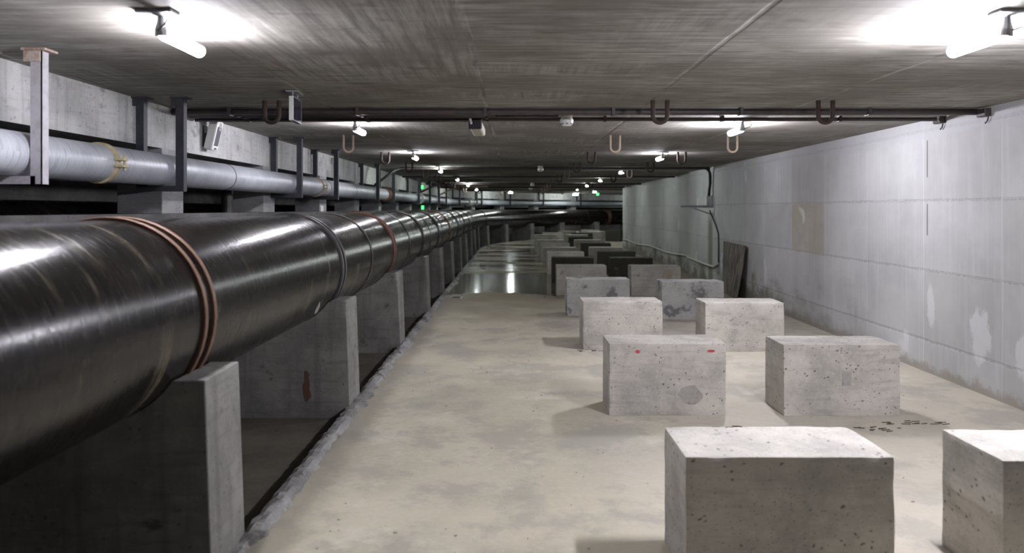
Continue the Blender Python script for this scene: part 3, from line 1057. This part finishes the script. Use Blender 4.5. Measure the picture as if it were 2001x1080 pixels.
# ---------------------------------------------------------------- smoke detectors
def detector(x, s, lab):
    r = thing('smoke_detector', lab, 'smoke detector', P(x, s, H), 0, 'smoke detectors on the ceiling')
    bm = bmesh.new()
    tube(bm, [(0, 0, 0), (0, 0, -0.03), (0, 0, -0.05)], 0.05, 20, True, [0.055, 0.055, 0.045])
    link('base_ring', bm, MBEIGE, r)
    bm = bmesh.new()
    tube(bm, [(0, 0, -0.045), (0, 0, -0.06), (0, 0, -0.085), (0, 0, -0.1), (0, 0, -0.112)], 0.06, 24, True, [0.055, 0.062, 0.06, 0.052, 0.035])
    link('sensor_head', bm, MWHITE, r)
    bm = bmesh.new()
    for k in range(8):
        a = k * math.pi / 4
        box(bm, (0.053 * math.cos(a), 0.053 * math.sin(a), -0.096), (0.018, 0.018, 0.008), Matrix.Rotation(a, 3, 'Z'))
    link('vent_slots', bm, MGRILLE, r)


detector(0.5, 7.02, 'white smoke detector on the ceiling between the security camera and the hooks')
detector(0.58, 15.6, 'white smoke detector on the second crossing conduit')
detector(0.68, 25.6, 'white smoke detector on the conduit deep in the gallery')
detector(0.72, 30.2, 'white smoke detector where the gallery begins to bend')

# ---------------------------------------------------------------- hanging exit sign (unlit)
sd = P(-1.615, 5.63, H)
r_ = thing('hanging_sign', 'white edged dark glass sign hanging from the ceiling beside the first hook', 'sign', sd, R(4))
bm = bmesh.new()
box(bm, (0, 0.1, -0.006), (0.09, 0.22, 0.01), bev=0.003)
link('ceiling_plate', bm, MGALV, r_)
bm = bmesh.new()
tube(bm, [(0, 0.03, -0.01), (0, 0.03, -0.05)], 0.006, 8)
tube(bm, [(0, 0.2, -0.01), (0, 0.2, -0.05)], 0.006, 8)
link('hanging_rod', bm, MGALV, r_)
bm = bmesh.new()
box(bm, (0, -0.018, -0.132), (0.032, 0.012, 0.176), bev=0.002)
link('end_cap', bm, MWHITE, r_)['label'] = 'white end cap'
bm = bmesh.new()
box(bm, (0, 0.125, -0.046), (0.034, 0.275, 0.006))
box(bm, (0, 0.125, -0.218), (0.034, 0.275, 0.006))
box(bm, (0, 0.266, -0.132), (0.034, 0.006, 0.178))
link('sign_frame', bm, MGALV, r_)
bm = bmesh.new()
box(bm, (0, 0.125, -0.132), (0.03, 0.275, 0.165))
link('sign_panel', bm, MGLASS, r_)

# ---------------------------------------------------------------- wall speaker on the beam
r_ = thing('wall_speaker', 'white column loudspeaker with a grey grille tilted on the concrete beam', 'loudspeaker', (-2.95, 7.36, 2.305))
tl = Matrix.Rotation(R(13), 3, 'Y')
cc = Vector((0.09, 0, 0))
bm = bmesh.new()
box(bm, cc, (0.085, 0.155, 0.285), tl, bev=0.014)
link('cabinet', bm, MWHITE, r_)
bm = bmesh.new()
box(bm, cc + tl @ Vector((0.041, 0, -0.004)), (0.008, 0.1, 0.185), tl, bev=0.003)
link('grille', bm, MGRILLE, r_)
bm = bmesh.new()
box(bm, cc + tl @ Vector((0.042, 0, -0.122)), (0.006, 0.05, 0.014), tl)
link('badge', bm, MDK, r_)
bm = bmesh.new()
pts = []
for k in range(17):                      # pale pointed loop above the grille
    a = 2 * math.pi * k / 16
    pts.append(cc + tl @ Vector((0.047, 0.018 * math.sin(a), 0.09 + 0.035 * math.cos(a))))
tube(bm, pts, 0.004, 6, False)
link('emblem', bm, MWHITE, r_)
bm = bmesh.new()
box(bm, (0.03, 0.0, 0.0), (0.06, 0.05, 0.04))
box(bm, (0.008, 0.0, -0.01), (0.016, 0.09, 0.2))
link('mounting_bracket', bm, MDK, r_)

# ---------------------------------------------------------------- box and cable on the beam
jb = thing('junction_box', 'small grey box on the beam with a pale cable to the pipe below', 'junction box', (-2.95, 12.55, 2.38))
bm = bmesh.new()
box(bm, (0.035, 0, 0), (0.07, 0.13, 0.1), bev=0.008)
link('box_body', bm, MGALV, jb)
bm = bmesh.new()
tube(bm, [(0.04, 0, -0.04), (0.04, 0, -0.3), (0.06, -0.05, -0.36), (0.14, -0.25, -0.45)], 0.012, 8)
link('cable', bm, MHOSE, jb)

# ---------------------------------------------------------------- steel bracket, box and cables on the pale wall
sb = 16.0
xb = wall_off(sb)
br = thing('wall_bracket', 'grey steel triangular bracket with a metal box on the pale wall', 'bracket', (xb, sb, 1.66))
bm = bmesh.new()
box(bm, (-0.33, 0, 0.0), (0.66, 0.05, 0.012))
box(bm, (-0.33, -0.022, -0.018), (0.66, 0.006, 0.045))
link('arm', bm, MGALV, br)
bm = bmesh.new()
ang = math.atan2(0.15, 0.42)
box(bm, (-0.24, 0, -0.095), (0.45, 0.04, 0.03), Matrix.Rotation(ang, 3, 'Y'))
link('strut', bm, MGALV, br)
bm = bmesh.new()
box(bm, (-0.006, 0, 0.02), (0.012, 0.42, 0.34))
link('back_plate', bm, MGALV, br)
bm = bmesh.new()
box(bm, (-0.075, -0.02, 0.11), (0.13, 0.13, 0.2), bev=0.008)
link('meter_box', bm, MGALV, br)
cb = bmesh.new()
tube(cb, [(4.02, 15.9, 2.44), (xb - 0.1, 15.92, 2.42), (xb - 0.06, 15.93, 2.33), (xb - 0.05, 15.95, 2.15), (xb - 0.07, 15.96, 2.0), (xb - 0.075, 15.96, 1.87)], 0.03, 10)
tube(cb, [(3.9, 15.86, 2.44), (xb - 0.16, 15.86, 2.43), (xb - 0.09, 15.88, 2.36), (xb - 0.08, 15.9, 2.1), (xb - 0.1, 15.92, 1.87)], 0.018, 8)
c1 = link('power_cable', cb, MCABLE, smooth=True)
tag(c1, 'thick black cable dropping from the ceiling to the bracket on the pale wall', 'cable')
cb = bmesh.new()
x2 = xb - 0.026
tube(cb, [(xb - 0.07, 15.93, 1.57), (xb - 0.05, 15.9, 1.5), (x2, 15.6, 1.25), (x2, 15.42, 1.1), (x2, 15.4, 0.9), (x2, 15.4, 0.52)], 0.013, 8)
c2 = link('power_cable', cb, MCABLE, smooth=True)
tag(c2, 'thin black cable hanging below the bracket down to the pale green hose', 'cable')
hz = bmesh.new()
pts = []
for k in range(46):
    s = 15.4 + (31.5 - 15.4) * k / 45
    z = 0.44 + 0.05 * math.exp(-((s - 15.4) / 1.0) ** 2) * 0 + 0.025 * math.sin(s * 1.1) - 0.004 * (s - 15)
    if k == 0:
        z = 0.5
    pts.append(P(min(wall_off(s), wall_off(s + .35), wall_off(s - .35)) - 0.026, s, z))
tube(hz, pts, 0.022, 8)
tag(link('wall_hose', hz, MHOSE, smooth=True), 'pale green hose strung low along the pale wall beyond the board', 'hose')

# ---------------------------------------------------------------- leaning board
bm = bmesh.new()
xt0, xt1 = wall_off(14.95) - 0.02, wall_off(13.5) - 0.02
A = [(xt0 - 0.03, 14.95, 0.0), (xt1 - 0.16, 13.5, 0.0), (xt1 - 0.012, 13.42, 0.95), (xt0 - 0.01, 14.9, 0.975)]
va = [bm.verts.new(v) for v in A]
vb = [bm.verts.new((x + 0.0 - 0.024, y - 0.004, z)) for x, y, z in A]
bm.faces.new(va)
bm.faces.new(vb[::-1])
for k in range(4):
    bm.faces.new((va[k], va[(k + 1) % 4], vb[(k + 1) % 4], vb[k]))
tag(link('leaning_board', bm, MWOOD), 'dark weathered board leaning against the pale wall behind the blocks', 'board')

# ---------------------------------------------------------------- small things deep in the gallery
def exit_box(off, s, z, lab, sx=0.08):
    r = thing('exit_light', lab, 'exit light', P(off, s, z), head(s), 'small green lights')
    bm = bmesh.new()
    box(bm, (0, 0, 0), (sx + 0.02, 0.05, 0.16), bev=0.004)
    link('casing', bm, MDK, r)
    bm = bmesh.new()
    box(bm, (0, -0.027, 0), (sx, 0.008, 0.12))
    link('glowing_panel', bm, MGREEN, r)


exit_box(-2.88, 24.6, 2.3, 'small green glowing light high on the beam, above the pale pipe')
exit_box(-2.86, 24.6, 1.645, 'small green glowing light on the plinth below the pale pipe')
exit_box(1.05, 42.0, 2.36, 'small green glowing light under the ceiling deep in the bend', 0.14)

# red canister on the plinth between piers
fx = thing('fire_extinguisher', 'small red and white canister standing on the plinth between two piers', 'fire extinguisher', (-3.1, 12.62, 1.56))
bm = bmesh.new()
tube(bm, [(0, 0, 0), (0, 0, 0.1), (0, 0, 0.125), (0, 0, 0.14)], 0.045, 16, True, [0.045, 0.045, 0.03, 0.014])
link('canister', bm, MRED, fx, smooth=False)
bm = bmesh.new()
tube(bm, [(0, 0, 0.04), (0, 0, 0.1)], 0.046, 16)
link('paper_label', bm, MWHITE, fx)['label'] = 'white label'

# dark vertical pipe stub with a pale tag by the third pier
bm = bmesh.new()
tube(bm, [(-3.1, 8.35, 1.56), (-3.1, 8.35, 1.98)], 0.06, 16)
vp = link('riser_pipe', bm, MBLK, smooth=False)
tag(vp, 'black upright pipe stub behind the pale pipe, between the second and third piers', 'pipe')
bm = bmesh.new()
box(bm, (-3.035, 8.33, 1.83), (0.01, 0.03, 0.14))
link('pale_tag', bm, MWHITE, vp)['label'] = 'pale tag'

# pale upright post and bent conduits at the bend
bm = bmesh.new()
box(bm, (0, 0, 0), (0.08, 0.06, 0.72))
o = link('hanging_post', bm, MHANGL)
o.location = P(-2.5, 35.4, H - 0.36)
tag(o, 'pale steel post hanging from the ceiling by the white coupling in the bend', 'post')
for k, (s, lab) in enumerate(((23.0, 'bent dark conduit slanting from the ceiling to the pale pipe at its white coupling'),
                              (28.5, 'bent dark conduit slanting from the ceiling to the pale pipe before the bend'))):
    bm = bmesh.new()
    tube(bm, [P(-2.72, s - 0.4, 2.075), P(-2.2, s, 2.36), P(-2.0, s + 0.1, 2.43), P(-0.9, s + 0.2, 2.44)], 0.03, 8)
    tag(link('ceiling_conduit', bm, MYEL if k == 1 else MCOND, smooth=True), lab, 'conduit', 'conduits crossing under the ceiling')

# ---------------------------------------------------------------- loose bits on the floor
rng = random.Random(21)
bm = bmesh.new()
for k in range(260):
    s = 2.6 + 9 * rng.random() ** 1.3
    x = rng.uniform(-1.1, 3.8)
    r = rng.uniform(0.003, 0.009)
    q = bmesh.ops.create_icosphere(bm, subdivisions=1, radius=r)
    bmesh.ops.transform(bm, matrix=Matrix.Translation((x, s, r * 0.5)) @ Matrix.Rotation(rng.random() * 6, 4, 'Z') @ Matrix.Diagonal((1.3, 0.8, 0.6, 1)), verts=q['verts'])
tag(link('gravel', bm, MSTONE), 'scattered pale stone chips on the floor', 'gravel', kind='stuff')
bm = bmesh.new()
for k in range(70):
    bx, by = rng.choice([(1.0, 8.68), (1.1, 8.66), (2.9, 5.8), (1.62, 5.65), (2.6, 5.62), (3.1, 5.75), (0.9, 13.9)])
    x, s = bx + rng.gauss(0, 0.12), by - abs(rng.gauss(0, 0.05))
    a = rng.uniform(-0.5, 0.5)
    L = rng.uniform(0.02, 0.07)
    tube(bm, [(x, s, 0.004), (x + L * math.cos(a), s + L * math.sin(a) * 0.5, 0.006)], 0.003, 5)
tag(link('litter', bm, MTWIG), 'dark twigs and grit lying at the feet of the blocks', 'litter', kind='stuff')
